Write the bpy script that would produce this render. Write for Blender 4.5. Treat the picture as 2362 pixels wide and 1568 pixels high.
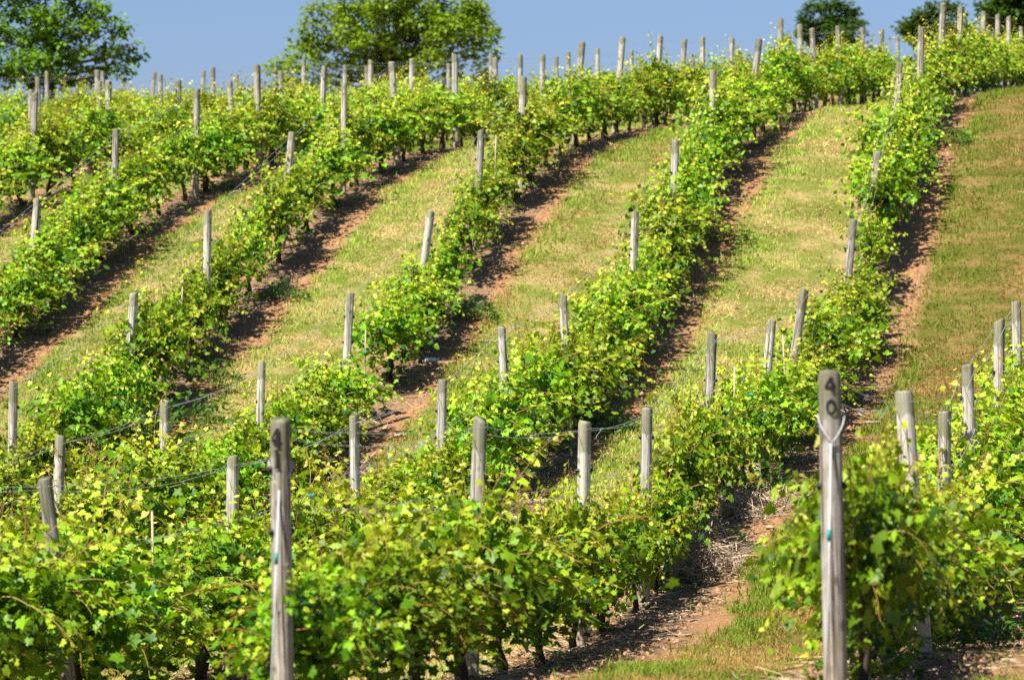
import bpy, math, random
import numpy as np
from mathutils import Vector, Matrix

# ------------------------------------------------------------------ clear
for _o in list(bpy.data.objects):
    bpy.data.objects.remove(_o)
SC = bpy.context.scene
COL = SC.collection

# ------------------------------------------------------------------ camera
CAM_Z = 2.0
cam = bpy.data.cameras.new('camera')
cam.sensor_width = 36.0
cam.lens = 36.0 * 9800.0 / 2361.0
cam.clip_start, cam.clip_end = 0.5, 6000.0
cam.dof.use_dof = True
cam.dof.focus_distance = 43.0
cam.dof.aperture_fstop = 4.2
camo = bpy.data.objects.new('camera', cam)
COL.objects.link(camo)
camo.location = (0, 0, CAM_Z)
camo.rotation_euler = (math.pi / 2, 0, 0)
SC.camera = camo

# ------------------------------------------------------------------ sky, sun, exposure
SUN_DIR = Vector((-0.38, -0.37, 0.85)).normalized()      # towards the sun
EL = math.asin(SUN_DIR.z)
AZ = math.atan2(SUN_DIR.x, SUN_DIR.y)
W = bpy.data.worlds.new('World')
SC.world = W
W.use_nodes = True
nt = W.node_tree
nt.nodes.clear()
sky = nt.nodes.new('ShaderNodeTexSky')
sky.sky_type = 'NISHITA'
sky.sun_disc = False
sky.sun_elevation = EL
sky.sun_rotation = AZ
sky.altitude = 300
sky.air_density = 1.0
sky.dust_density = 1.0
sky.ozone_density = 3.0
tint = nt.nodes.new('ShaderNodeMix')
tint.data_type = 'RGBA'
tint.blend_type = 'MULTIPLY'
tint.inputs[0].default_value = 1.0
tint.inputs[7].default_value = (0.71, 0.81, 1.12, 1)
bg = nt.nodes.new('ShaderNodeBackground')
bg.inputs[1].default_value = 0.05
wo = nt.nodes.new('ShaderNodeOutputWorld')
nt.links.new(sky.outputs[0], tint.inputs[6])
nt.links.new(tint.outputs[2], bg.inputs[0])
nt.links.new(bg.outputs[0], wo.inputs[0])
sl = bpy.data.lights.new('sun', 'SUN')
sl.energy = 5.0
sl.angle = math.radians(0.5)
sl.color = (1.0, 0.94, 0.84)
so = bpy.data.objects.new('sun', sl)
COL.objects.link(so)
so.rotation_euler = SUN_DIR.to_track_quat('Z', 'Y').to_euler()
SC.view_settings.view_transform = 'Standard'
SC.view_settings.look = 'None'
SC.view_settings.exposure = 1.15
SC.view_settings.gamma = 1.0
SC.view_settings.use_curve_mapping = False
try:
    SC.cycles.max_bounces = 6
    SC.cycles.diffuse_bounces = 3
    SC.cycles.transmission_bounces = 4
    SC.cycles.transparent_max_bounces = 4
    SC.cycles.caustics_reflective = False
    SC.cycles.caustics_refractive = False
    SC.cycles.use_denoising = False
except Exception:
    pass

# ------------------------------------------------------------------ the planting: (row, distance, top height, lean, tone, diameter)
POSTS = [
    (40,23.5,1.83,0.015,0.68,0.125), (40,29.1,1.66,0.07,1.1,0.125), (40,33.4,1.45,0.0,0.95,0.105), (40,36.64,1.8,0.03,0.85,0.108), (40,42.06,2.2,0.0,0.95,0.11), (40,45.56,2.42,0.02,1.05,0.105),
    (41,23.54,1.57,0.016,0.62,0.114), (41,29.98,1.45,-0.033,0.75,0.105), (41,34.97,1.34,-0.015,1.1,0.108), (41,38.79,1.39,-0.012,0.85,0.105), (41,43.87,2.09,-0.035,0.7,0.105), (41,49.82,2.25,-0.09,1.0,0.108), (41,53.79,2.67,-0.15,0.8,0.115), (41,61.12,3.74,-0.1,0.85,0.118), (41,65.46,4.92,-0.12,0.95,0.12), (41,70.08,6.57,-0.055,0.85,0.12), (41,75.28,7.55,-0.015,0.85,0.12), (41,81.33,8.45,-0.04,0.85,0.125), (41,86.91,8.81,-0.03,0.95,0.12), (41,95.78,9.4,0.0,0.85,0.12), (41,101.94,9.81,0.0,0.95,0.12), (41,107.34,10.17,0.0,1.0,0.12), (41,114.37,10.43,0.0,1.0,0.11),
    (42,29.87,1.05,0.12,0.65,0.105), (42,35.64,1.03,-0.02,0.95,0.1), (42,40.66,1.29,0.012,0.9,0.1), (42,45.33,1.58,-0.025,0.9,0.108), (42,49.06,2.16,0.05,0.85,0.1), (42,53.74,2.59,0.035,0.9,0.1), (42,60.43,3.83,-0.035,1.05,0.115), (42,64.96,5.06,-0.02,1.05,0.115), (42,69.87,6.43,-0.01,1.05,0.115), (42,76.94,7.46,-0.1,0.75,0.12), (42,80.8,8.11,-0.02,0.85,0.11), (42,84.53,8.27,0.02,0.9,0.12), (42,86.99,8.38,0.05,0.9,0.115), (42,93.13,8.88,0.04,0.85,0.115), (42,99.7,9.33,0.0,0.95,0.105), (42,105.44,9.7,0.0,0.9,0.105), (42,110.65,9.88,0.0,0.9,0.1),
    (43,41.57,1.07,-0.045,0.85,0.11), (43,45.7,1.36,-0.015,0.9,0.112), (43,50.36,1.74,-0.03,1.0,0.1), (43,55.53,2.63,-0.055,1.05,0.112), (43,61.26,3.88,-0.127,1.0,0.115), (43,65.43,5.24,-0.05,0.8,0.115), (43,69.46,6.3,-0.03,0.95,0.12), (43,75.96,7.33,-0.087,0.8,0.12), (43,81.09,7.78,-0.08,0.9,0.12), (43,86.69,8.21,-0.07,0.95,0.115), (43,90.6,8.41,-0.07,0.85,0.115), (43,93.76,8.67,0.0,1.05,0.11), (43,99.59,9.08,-0.02,0.9,0.11),
    (44,50.72,1.51,-0.01,0.9,0.112), (44,56.38,2.64,-0.07,1.1,0.12), (44,60.52,3.85,-0.015,1.05,0.115), (44,66.1,5.24,-0.1,0.95,0.12), (44,70.03,6.22,-0.007,1.05,0.1), (44,74.06,6.85,0.06,1.0,0.125), (44,80.24,7.4,0.013,0.95,0.115), (44,84.74,7.63,0.0,1.0,0.11), (44,87.87,7.9,0.0,0.9,0.1), (44,90.77,8.09,-0.02,0.85,0.12), (44,94.38,8.39,0.0,0.95,0.1), (44,98.83,8.77,0.0,0.95,0.105), (44,104.65,9.14,0.0,0.95,0.1),
    (45,62.81,4.1,-0.08,0.95,0.125), (45,67.31,5.34,-0.03,0.9,0.115), (45,72.65,6.28,-0.017,0.8,0.115), (45,77.24,7.0,0.017,0.8,0.125), (45,83.08,7.35,-0.05,0.95,0.12), (45,87.65,7.77,-0.02,0.9,0.115), (45,92.11,8.1,0.0,0.95,0.115), (45,102.24,8.9,0.0,0.95,0.1), (45,112.43,9.49,0.0,0.9,0.1),
    (46,73.65,6.29,-0.03,0.7,0.115), (46,78.57,6.79,0.01,0.95,0.12), (46,83.84,7.12,0.0,0.8,0.125), (46,88.27,7.37,0.05,0.95,0.11), (46,93.03,7.9,0.03,0.95,0.115), (46,99.96,8.45,0.0,0.9,0.105), (46,113.51,9.38,0.0,0.9,0.105),
    (47,84.37,6.97,0.0,0.9,0.11), (47,89.57,7.46,-0.02,0.9,0.115), (47,94.77,7.91,0.0,0.9,0.105), (47,99.74,8.39,0.0,0.75,0.11), (47,109.68,9.23,0.0,0.9,0.105), (47,117.77,9.58,0.0,0.8,0.105),
    (48,95.87,7.93,0.03,0.85,0.12), (48,101.01,8.41,-0.02,0.9,0.115), (48,106.51,8.72,-0.1,0.8,0.11), (48,111.69,9.07,-0.06,0.85,0.105), (48,115.46,9.21,-0.02,0.9,0.1),
    (49,107.77,8.8,0.0,0.9,0.115), (49,113.2,9.15,0.0,0.9,0.12),
]
POST_H = 1.85
SLOPE_X = 0.165                       # the rows run this much to the side per metre away
ROW_GAP = 3.05
RA = math.atan(SLOPE_X)
ROW_DIR = Vector((math.sin(RA), math.cos(RA), 0))
ROW_SIDE = Vector((math.cos(RA), -math.sin(RA), 0))


def row_x0(r):
    return -5.17 - ROW_GAP * (r - 41)


def row_xy(r, Y):
    return row_x0(r) + SLOPE_X * Y, Y


# terrain: a smoothed thin-plate surface through the feet of the posts
_pts = np.array([[row_xy(p[0], p[1])[0], p[1], p[2] - POST_H] for p in POSTS])
_extra = np.array([[-6, 6, 0.1], [6, 6, 0.2], [3.5, 14, 0.05], [-6, 16, -0.45], [-14, 24, -1.0], [-24, 34, -1.2],
                   [9, 34, 0.1], [13, 50, 1.2], [17, 70, 5.2], [22, 95, 7.9], [26, 115, 9.2],
                   [-26, 55, 0.4], [-30, 70, 4.0], [-30, 90, 5.4], [-26, 118, 7.7], [-12, 122, 8.6], [4, 124, 9.2], [14, 126, 9.4]])
_pts = np.vstack([_pts, _extra])


def _phi(r2):
    return np.where(r2 > 1e-9, 0.5 * r2 * np.log(np.maximum(r2, 1e-9)), 0.0)


_S = 40.0
_c = _pts[:, :2] / _S
_d2 = ((_c[:, None, :] - _c[None, :, :]) ** 2).sum(-1)
_n = len(_c)
_A = np.zeros((_n + 3, _n + 3))
_A[:_n, :_n] = _phi(_d2) + np.eye(_n) * 0.0018
_A[:_n, _n] = 1
_A[:_n, _n + 1:] = _c
_A[_n:, :_n] = _A[:_n, _n:].T
_w = np.linalg.solve(_A, np.concatenate([_pts[:, 2], [0, 0, 0]]))


def ground_np(x, y):
    x = np.asarray(x, float)
    y = np.asarray(y, float)
    sh = x.shape
    cx = np.clip(x, -34, 28).ravel()
    cy = np.clip(y, 4, 124).ravel()
    out = np.empty(len(cx))
    for i in range(0, len(cx), 20000):
        q = np.stack([cx[i:i + 20000], cy[i:i + 20000]], 1) / _S
        d = ((q[:, None, :] - _c[None]) ** 2).sum(-1)
        out[i:i + 20000] = _phi(d) @ _w[:_n] + _w[_n] + q @ _w[_n + 1:]
    out = out.reshape(sh)
    far = np.maximum(y - 124, 0)
    return out - 0.035 * np.minimum(far, 300) + 0.035 * np.sin(x * 1.3 + y * 0.7) * np.sin(y * 0.9 - x * 0.4)


def ground(x, y):
    return float(ground_np(np.array([x]), np.array([y]))[0])


# ------------------------------------------------------------------ helpers
def tag(o, label=None, cat=None, group=None, kind=None):
    if label:
        o['label'] = label
    if cat:
        o['category'] = cat
    if group:
        o['group'] = group
    if kind:
        o['kind'] = kind
    return o


def link(name, data, mat=None, parent=None):
    o = bpy.data.objects.new(name, data)
    COL.objects.link(o)
    if mat is not None and data is not None and len(data.materials) == 0:
        data.materials.append(mat)
    if parent is not None:
        o.parent = parent
    return o


def empty(name, loc):
    o = bpy.data.objects.new(name, None)
    o.empty_display_size = 0.1
    COL.objects.link(o)
    o.location = loc
    return o


def mesh_np(name, verts, loops, starts, totals, col=None, mats=None, mat_idx=None, smooth=False):
    """A mesh straight from arrays; col is one colour per vertex."""
    me = bpy.data.meshes.new(name)
    me.vertices.add(len(verts))
    me.vertices.foreach_set('co', np.asarray(verts, np.float32).ravel())
    me.loops.add(len(loops))
    me.loops.foreach_set('vertex_index', np.asarray(loops, np.int32).ravel())
    me.polygons.add(len(starts))
    me.polygons.foreach_set('loop_start', np.asarray(starts, np.int32))
    me.polygons.foreach_set('loop_total', np.asarray(totals, np.int32))
    if mat_idx is not None:
        me.polygons.foreach_set('material_index', np.asarray(mat_idx, np.int32))
    if smooth:
        me.polygons.foreach_set('use_smooth', np.ones(len(starts), bool))
    me.update(calc_edges=True)
    if col is not None:
        a = me.attributes.new('tint', 'FLOAT_COLOR', 'POINT')
        c = np.ones((len(verts), 4), np.float32)
        c[:, :3] = col
        a.data.foreach_set('color', c.ravel())
    for m in mats or ():
        me.materials.append(m)
    return me


class Build:
    """Collects polygons (python side) with a colour and a material per face."""

    def __init__(self):
        self.v, self.f, self.c, self.m = [], [], [], []

    def tube(self, pts, rads, n=6, col=(1, 1, 1), mat=0, cap=True, wob=0.0, rng=None):
        base = len(self.v)
        P = [Vector(p) for p in pts]
        prev = None
        for i, p in enumerate(P):
            t = (P[min(i + 1, len(P) - 1)] - P[max(i - 1, 0)]).normalized()
            if prev is None:
                a = Vector((1, 0, 0)) if abs(t.x) < 0.8 else Vector((0, 1, 0))
                u = (a - t * a.dot(t)).normalized()
            else:
                u = (prev - t * prev.dot(t)).normalized()
            prev = u
            w = t.cross(u)
            for k in range(n):
                an = 2 * math.pi * k / n
                r = rads[i] * (1 + (rng.uniform(-wob, wob) if wob else 0))
                self.v.append(p + u * (math.cos(an) * r) + w * (math.sin(an) * r))
                self.c.append(col)
        for i in range(len(P) - 1):
            for k in range(n):
                a = base + i * n + k
                b = base + i * n + (k + 1) % n
                self.f.append((a, b, b + n, a + n))
                self.m.append(mat)
        if cap:
            self.f.append(tuple(base + k for k in reversed(range(n))))
            self.f.append(tuple(base + (len(P) - 1) * n + k for k in range(n)))
            self.m += [mat, mat]

    def poly(self, pts, col=(1, 1, 1), mat=0):
        b = len(self.v)
        self.v += [Vector(p) for p in pts]
        self.c += [col] * len(pts)
        self.f.append(tuple(range(b, b + len(pts))))
        self.m.append(mat)

    def arrays(self):
        tot = np.array([len(f) for f in self.f], np.int32)
        st = np.concatenate([[0], np.cumsum(tot)[:-1]]) if len(tot) else np.zeros(0, int)
        lo = np.fromiter((i for f in self.f for i in f), np.int32)
        return np.array([tuple(v) for v in self.v], np.float32).reshape(-1, 3), lo, st, tot, np.array(self.c, np.float32).reshape(-1, 3), np.array(self.m, np.int32)

    def mesh(self, name, mats=None, smooth=False, col=False):
        v, lo, st, tot, c, m = self.arrays()
        return mesh_np(name, v, lo, st, tot, c if col else None, mats, m, smooth)


def join(parts):
    """Concatenate array tuples (v, loops, starts, totals, col, mat)."""
    V, L, S, T, C, M = [], [], [], [], [], []
    nv = nl = 0
    for v, lo, st, tot, c, m in parts:
        V.append(v); L.append(lo + nv); S.append(st + nl); T.append(tot); C.append(c); M.append(m)
        nv += len(v)
        nl += len(lo)
    return [np.concatenate(a) for a in (V, L, S, T, C, M)]


# ------------------------------------------------------------------ materials
def new_mat(name):
    m = bpy.data.materials.new(name)
    m.use_nodes = True
    t = m.node_tree
    t.nodes.clear()
    out = t.nodes.new('ShaderNodeOutputMaterial')
    return m, t, out


def N(t, kind, **kw):
    n = t.nodes.new(kind)
    for k, v in kw.items():
        setattr(n, k, v)
    return n


def ramp(t, fac, stops):
    r = N(t, 'ShaderNodeValToRGB')
    el = r.color_ramp.elements
    while len(el) > len(stops):
        el.remove(el[-1])
    while len(el) < len(stops):
        el.new(1.0)
    for e, (p, c) in zip(el, stops):
        e.position = p
        e.color = (*c, 1) if len(c) == 3 else c
    t.links.new(fac, r.inputs[0])
    return r.outputs[0]


def math_n(t, op, a, b=None, clamp=False):
    n = N(t, 'ShaderNodeMath', operation=op, use_clamp=clamp)
    for i, x in enumerate((a, b)):
        if x is None:
            continue
        if isinstance(x, (int, float)):
            n.inputs[i].default_value = x
        else:
            t.links.new(x, n.inputs[i])
    return n.outputs[0]


def mixc(t, fac, a, b, mode='MIX'):
    n = N(t, 'ShaderNodeMix', data_type='RGBA', blend_type=mode)
    for i, x in ((0, fac), (6, a), (7, b)):
        if isinstance(x, (int, float)):
            n.inputs[i].default_value = x
        elif isinstance(x, tuple):
            n.inputs[i].default_value = (*x, 1)
        else:
            t.links.new(x, n.inputs[i])
    return n.outputs[2]


def noise(t, vec, scale, detail=4, rough=0.6, out=0):
    n = N(t, 'ShaderNodeTexNoise')
    n.inputs['Scale'].default_value = scale
    n.inputs['Detail'].default_value = detail
    n.inputs['Roughness'].default_value = rough
    if vec is not None:
        t.links.new(vec, n.inputs['Vector'])
    return n.outputs[out]


def leaf_material(name, trans=0.38, warm=(1.15, 1.1, 0.5), rough=0.45, spec=0.2):
    m, t, out = new_mat(name)
    at = N(t, 'ShaderNodeAttribute', attribute_name='tint')
    oi = N(t, 'ShaderNodeObjectInfo')
    hs = N(t, 'ShaderNodeHueSaturation')
    t.links.new(at.outputs['Color'], hs.inputs['Color'])
    t.links.new(math_n(t, 'MULTIPLY_ADD', oi.outputs['Random'], 0.03), hs.inputs['Hue'])
    hs.inputs['Hue'].links[0].from_node.inputs[2].default_value = 0.485
    v = math_n(t, 'MULTIPLY_ADD', oi.outputs['Random'], 0.40)
    v.node.inputs[2].default_value = 0.82
    t.links.new(v, hs.inputs['Value'])
    geo = N(t, 'ShaderNodeNewGeometry')
    col = mixc(t, geo.outputs['Backfacing'], hs.outputs[0], mixc(t, 0.18, hs.outputs[0], (0.28, 0.36, 0.10)))
    p = N(t, 'ShaderNodeBsdfPrincipled')
    t.links.new(col, p.inputs['Base Color'])
    p.inputs['Roughness'].default_value = rough
    p.inputs['Specular IOR Level'].default_value = spec
    tr = N(t, 'ShaderNodeBsdfTranslucent')
    t.links.new(mixc(t, 1.0, hs.outputs[0], warm, 'MULTIPLY'), tr.inputs[0])
    mx = N(t, 'ShaderNodeMixShader')
    mx.inputs[0].default_value = trans
    t.links.new(p.outputs[0], mx.inputs[1])
    t.links.new(tr.outputs[0], mx.inputs[2])
    t.links.new(mx.outputs[0], out.inputs[0])
    return m


def tint_material(name, rough=0.8, spec=0.2, trans=0.0):
    m, t, out = new_mat(name)
    at = N(t, 'ShaderNodeAttribute', attribute_name='tint')
    p = N(t, 'ShaderNodeBsdfPrincipled')
    t.links.new(at.outputs['Color'], p.inputs['Base Color'])
    p.inputs['Roughness'].default_value = rough
    p.inputs['Specular IOR Level'].default_value = spec
    last = p.outputs[0]
    if trans:
        tr = N(t, 'ShaderNodeBsdfTranslucent')
        t.links.new(at.outputs['Color'], tr.inputs[0])
        mx = N(t, 'ShaderNodeMixShader')
        mx.inputs[0].default_value = trans
        t.links.new(last, mx.inputs[1])
        t.links.new(tr.outputs[0], mx.inputs[2])
        last = mx.outputs[0]
    t.links.new(last, out.inputs[0])
    return m


def plain(name, col, rough=0.6, metal=0.0, spec=0.4):
    m, t, out = new_mat(name)
    p = N(t, 'ShaderNodeBsdfPrincipled')
    tc = N(t, 'ShaderNodeTexCoord')
    n = noise(t, tc.outputs['Object'], 30, 4)
    t.links.new(mixc(t, n, tuple(c * 0.75 for c in col), tuple(min(1, c * 1.2) for c in col)), p.inputs['Base Color'])
    p.inputs['Roughness'].default_value = rough
    p.inputs['Metallic'].default_value = metal
    p.inputs['Specular IOR Level'].default_value = spec
    t.links.new(p.outputs[0], out.inputs[0])
    return m


def wood_material():
    m, t, out = new_mat('weathered_wood')
    tc = N(t, 'ShaderNodeTexCoord')
    oi = N(t, 'ShaderNodeObjectInfo')
    off = N(t, 'ShaderNodeVectorMath', operation='SCALE')
    off.inputs[0].default_value = (7.1, 3.3, 5.7)
    t.links.new(oi.outputs['Random'], off.inputs['Scale'])
    add = N(t, 'ShaderNodeVectorMath', operation='ADD')
    t.links.new(tc.outputs['Object'], add.inputs[0])
    t.links.new(off.outputs[0], add.inputs[1])
    mp = N(t, 'ShaderNodeMapping')
    mp.inputs['Scale'].default_value = (1, 1, 0.30)
    t.links.new(add.outputs[0], mp.inputs[0])
    grain = noise(t, mp.outputs[0], 9, 7, 0.72)
    crack = noise(t, mp.outputs[0], 5.5, 4, 0.6)
    mpb = N(t, 'ShaderNodeMapping')
    mpb.inputs['Scale'].default_value = (1, 1, 9)
    t.links.new(add.outputs[0], mpb.inputs[0])
    blot = noise(t, mpb.outputs[0], 1.6, 5, 0.65)
    col = ramp(t, grain, [(0.32, (0.20, 0.175, 0.14)), (0.45, (0.48, 0.45, 0.39)), (0.60, (0.70, 0.68, 0.62))])
    col = mixc(t, ramp(t, crack, [(0.38, (1, 1, 1)), (0.44, (0, 0, 0))]), col, (0.09, 0.058, 0.045))
    col = mixc(t, math_n(t, 'MULTIPLY', ramp(t, blot, [(0.46, (0, 0, 0)), (0.66, (1, 1, 1))]), 0.62), col, (0.27, 0.24, 0.14))
    # knots
    vo = N(t, 'ShaderNodeTexVoronoi')
    vo.inputs['Scale'].default_value = 0.8
    mp2 = N(t, 'ShaderNodeMapping')
    mp2.inputs['Scale'].default_value = (1, 1, 11)
    t.links.new(add.outputs[0], mp2.inputs[0])
    t.links.new(mp2.outputs[0], vo.inputs['Vector'])
    col = mixc(t, ramp(t, vo.outputs['Distance'], [(0.10, (0.8, 0.8, 0.8)), (0.2, (0, 0, 0))]), col, (0.13, 0.10, 0.07))
    # greenish grey algae near the sawn top
    sp = N(t, 'ShaderNodeSeparateXYZ')
    t.links.new(tc.outputs['Object'], sp.inputs[0])
    zz = math_n(t, 'ADD', sp.outputs[2], math_n(t, 'MULTIPLY', blot, 0.10))
    zt = math_n(t, 'ADD', zz, math_n(t, 'MULTIPLY', oi.outputs['Random'], 0.10))
    topm = ramp(t, zt, [(0.985, (0, 0, 0)), (1.06, (1, 1, 1))])
    col = mixc(t, math_n(t, 'MULTIPLY', topm, 0.7), col, (0.20, 0.20, 0.11))
    # damp earth stain at the foot
    foot = ramp(t, zz, [(0.12, (1, 1, 1)), (0.32, (0, 0, 0))])
    col = mixc(t, math_n(t, 'MULTIPLY', foot, 0.5), col, (0.42, 0.31, 0.19))
    col = mixc(t, 1.0, col, oi.outputs['Color'], 'MULTIPLY')
    p = N(t, 'ShaderNodeBsdfPrincipled')
    t.links.new(col, p.inputs['Base Color'])
    p.inputs['Roughness'].default_value = 0.85
    p.inputs['Specular IOR Level'].default_value = 0.2
    b = N(t, 'ShaderNodeBump')
    b.inputs['Strength'].default_value = 0.5
    b.inputs['Distance'].default_value = 0.004
    t.links.new(grain, b.inputs['Height'])
    t.links.new(b.outputs[0], p.inputs['Normal'])
    t.links.new(p.outputs[0], out.inputs[0])
    return m


def ground_material():
    m, t, out = new_mat('vineyard_ground')
    geo = N(t, 'ShaderNodeNewGeometry')
    pos = geo.outputs['Position']
    sp = N(t, 'ShaderNodeSeparateXYZ')
    t.links.new(pos, sp.inputs[0])
    q = math_n(t, 'SUBTRACT', sp.outputs[0], math_n(t, 'MULTIPLY', sp.outputs[1], SLOPE_X))
    wob = noise(t, pos, 0.9, 5, 0.65)
    wob2 = noise(t, pos, 5.0, 4, 0.7)
    q = math_n(t, 'ADD', q, 5.17 + ROW_GAP * 40.5)
    q = math_n(t, 'ADD', q, math_n(t, 'MULTIPLY', math_n(t, 'SUBTRACT', wob, 0.5), 0.7))
    q = math_n(t, 'ADD', q, math_n(t, 'MULTIPLY', math_n(t, 'SUBTRACT', wob2, 0.5), 0.35))
    u = math_n(t, 'MODULO', q, ROW_GAP)                       # 0..3.05, the vine line at 1.525
    u = math_n(t, 'DIVIDE', u, ROW_GAP)
    nearer = math_n(t, 'DIVIDE', math_n(t, 'SUBTRACT', 49.0, sp.outputs[1]), 13.0, clamp=True)
    u = math_n(t, 'SUBTRACT', u, math_n(t, 'MULTIPLY', math_n(t, 'MULTIPLY', nearer, 0.10), math_n(t, 'GREATER_THAN', u, 0.55)))
    # soil strip from 0.27 to 0.83 of the module (vine line at 0.5)
    soil = ramp(t, u, [(0.30, (0, 0, 0)), (0.36, (1, 1, 1)), (0.735, (1, 1, 1)), (0.79, (0, 0, 0))])
    n1 = noise(t, pos, 26, 6, 0.7)
    n2 = noise(t, pos, 3.1, 5, 0.65)
    n3 = noise(t, pos, 90, 3, 0.6)
    dirt = ramp(t, n1, [(0.28, (0.13, 0.070, 0.036)), (0.43, (0.35, 0.185, 0.088)), (0.58, (0.49, 0.265, 0.125)), (0.8, (0.62, 0.42, 0.23))])
    mulch = ramp(t, n3, [(0.30, (0.085, 0.06, 0.04)), (0.5, (0.23, 0.16, 0.10)), (0.7, (0.42, 0.31, 0.19))])
    near = ramp(t, math_n(t, 'ADD', u, math_n(t, 'MULTIPLY', math_n(t, 'SUBTRACT', n2, 0.5), 0.25)), [(0.36, (0, 0, 0)), (0.42, (1, 1, 1)), (0.60, (1, 1, 1)), (0.68, (0, 0, 0))])
    dirt = mixc(t, math_n(t, 'MULTIPLY', near, 0.75), dirt, mulch)
    straw = ramp(t, n1, [(0.30, (0.22, 0.15, 0.055)), (0.5, (0.42, 0.32, 0.125)), (0.7, (0.58, 0.46, 0.20))])
    green = ramp(t, n3, [(0.30, (0.09, 0.11, 0.02)), (0.55, (0.21, 0.25, 0.04)), (0.75, (0.36, 0.37, 0.09))])
    n4 = noise(t, pos, 1.3, 6, 0.7)
    g = ramp(t, n4, [(0.42, (0, 0, 0)), (0.56, (1, 1, 1))])
    grass = mixc(t, g, straw, green)
    aisle = math_n(t, 'FLOOR', math_n(t, 'SUBTRACT', math_n(t, 'DIVIDE', q, ROW_GAP), 0.5))
    first = math_n(t, 'COMPARE', aisle, 40.0)
    first.node.inputs[2].default_value = 0.1
    grass = mixc(t, first, grass, mixc(t, 1.0, grass, (0.66, 0.58, 0.50), 'MULTIPLY'))
    col = mixc(t, soil, grass, dirt)
    p = N(t, 'ShaderNodeBsdfPrincipled')
    t.links.new(col, p.inputs['Base Color'])
    p.inputs['Roughness'].default_value = 0.95
    p.inputs['Specular IOR Level'].default_value = 0.1
    b = N(t, 'ShaderNodeBump')
    b.inputs['Strength'].default_value = 0.9
    b.inputs['Distance'].default_value = 0.06
    t.links.new(math_n(t, 'ADD', n1, math_n(t, 'MULTIPLY', n3, 0.4)), b.inputs['Height'])
    t.links.new(b.outputs[0], p.inputs['Normal'])
    t.links.new(p.outputs[0], out.inputs[0])
    return m


M_LEAF = leaf_material('grape_leaf', 0.30, (1.3, 1.15, 0.4))
M_STEM = tint_material('green_shoot', 0.5, 0.3)
M_BARK = plain('vine_bark', (0.075, 0.052, 0.038), 0.95, 0, 0.1)
M_WOOD = wood_material()
M_GROUND = ground_material()
M_WIRE = plain('galvanised_wire', (0.42, 0.44, 0.45), 0.6, 0.0, 0.5)
M_BLACK = plain('black_plastic', (0.015, 0.015, 0.018), 0.5)
M_PAINT = plain('black_paint', (0.008, 0.008, 0.009), 0.6)
M_TEAL = plain('teal_plastic', (0.0, 0.24, 0.21), 0.45)
M_BLADE = tint_material('grass_blade', 0.6, 0.2, 0.25)
M_TWIG = tint_material('dry_twig', 0.9, 0.1)
M_TREELEAF = leaf_material('tree_leaf', 0.42, (1.1, 1.15, 0.5), 0.5, 0.2)
M_TREEBARK = plain('tree_bark', (0.10, 0.085, 0.07), 0.95, 0, 0.1)
M_CANE = plain('pale_cane', (0.42, 0.33, 0.22), 0.7)
M_LOG = plain('fallen_wood', (0.46, 0.34, 0.24), 0.9, 0, 0.1)
M_STONE = plain('pale_stone', (0.40, 0.29, 0.19), 0.9, 0, 0.1)
M_CLEAR = plain('pale_blue_plastic', (0.55, 0.68, 0.8), 0.25)

# ------------------------------------------------------------------ ground: one sheet, fine where it is seen
def axis(lo, hi, step, far):
    core = list(np.arange(lo, hi + 1e-6, step))
    a, d = [], step
    x = lo
    while x > -far:
        d *= 1.35
        x -= d
        a.append(x)
    b, d = [], step
    x = hi
    while x < far:
        d *= 1.35
        x += d
        b.append(x)
    return np.array(a[::-1] + core + b)


gx = axis(-30, 26, 0.4, 1500)
gy = axis(2, 126, 0.4, 2500)
GX, GY = np.meshgrid(gx, gy)
rng = np.random.default_rng(5)
GZ = ground_np(GX, GY)
fine = (np.abs(GX) < 30) & (GY > 2) & (GY < 126)
GZ = GZ + np.where(fine, rng.normal(0, 0.012, GZ.shape), 0)
nx, ny = len(gx), len(gy)
idx = np.arange(nx * ny).reshape(ny, nx)
quads = np.stack([idx[:-1, :-1], idx[:-1, 1:], idx[1:, 1:], idx[1:, :-1]], -1).reshape(-1, 4)
me = mesh_np('ground', np.stack([GX, GY, GZ], -1).reshape(-1, 3), quads.ravel(), np.arange(len(quads)) * 4, np.full(len(quads), 4), mats=[M_GROUND], smooth=True)
tag(link('ground', me), 'sloping vineyard ground of reddish soil strips and grass aisles between the rows', 'ground', kind='structure')

# ------------------------------------------------------------------ row names used in the labels
ORD = ['', 'first', 'second', 'third', 'fourth', 'fifth', 'sixth', 'seventh', 'eighth', 'ninth', 'tenth', 'eleventh', 'twelfth',
       'thirteenth', 'fourteenth', 'fifteenth', 'sixteenth', 'seventeenth', 'eighteenth', 'nineteenth', 'twentieth', 'twenty-first']


def row_phrase(r):
    if r == 40:
        return 'row behind post 40'
    if r == 41:
        return 'row behind post 41'
    return '%s row left of post 41' % ORD[r - 41]


BYROW = {}
for p in POSTS:
    BYROW.setdefault(p[0], []).append(p)

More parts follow.
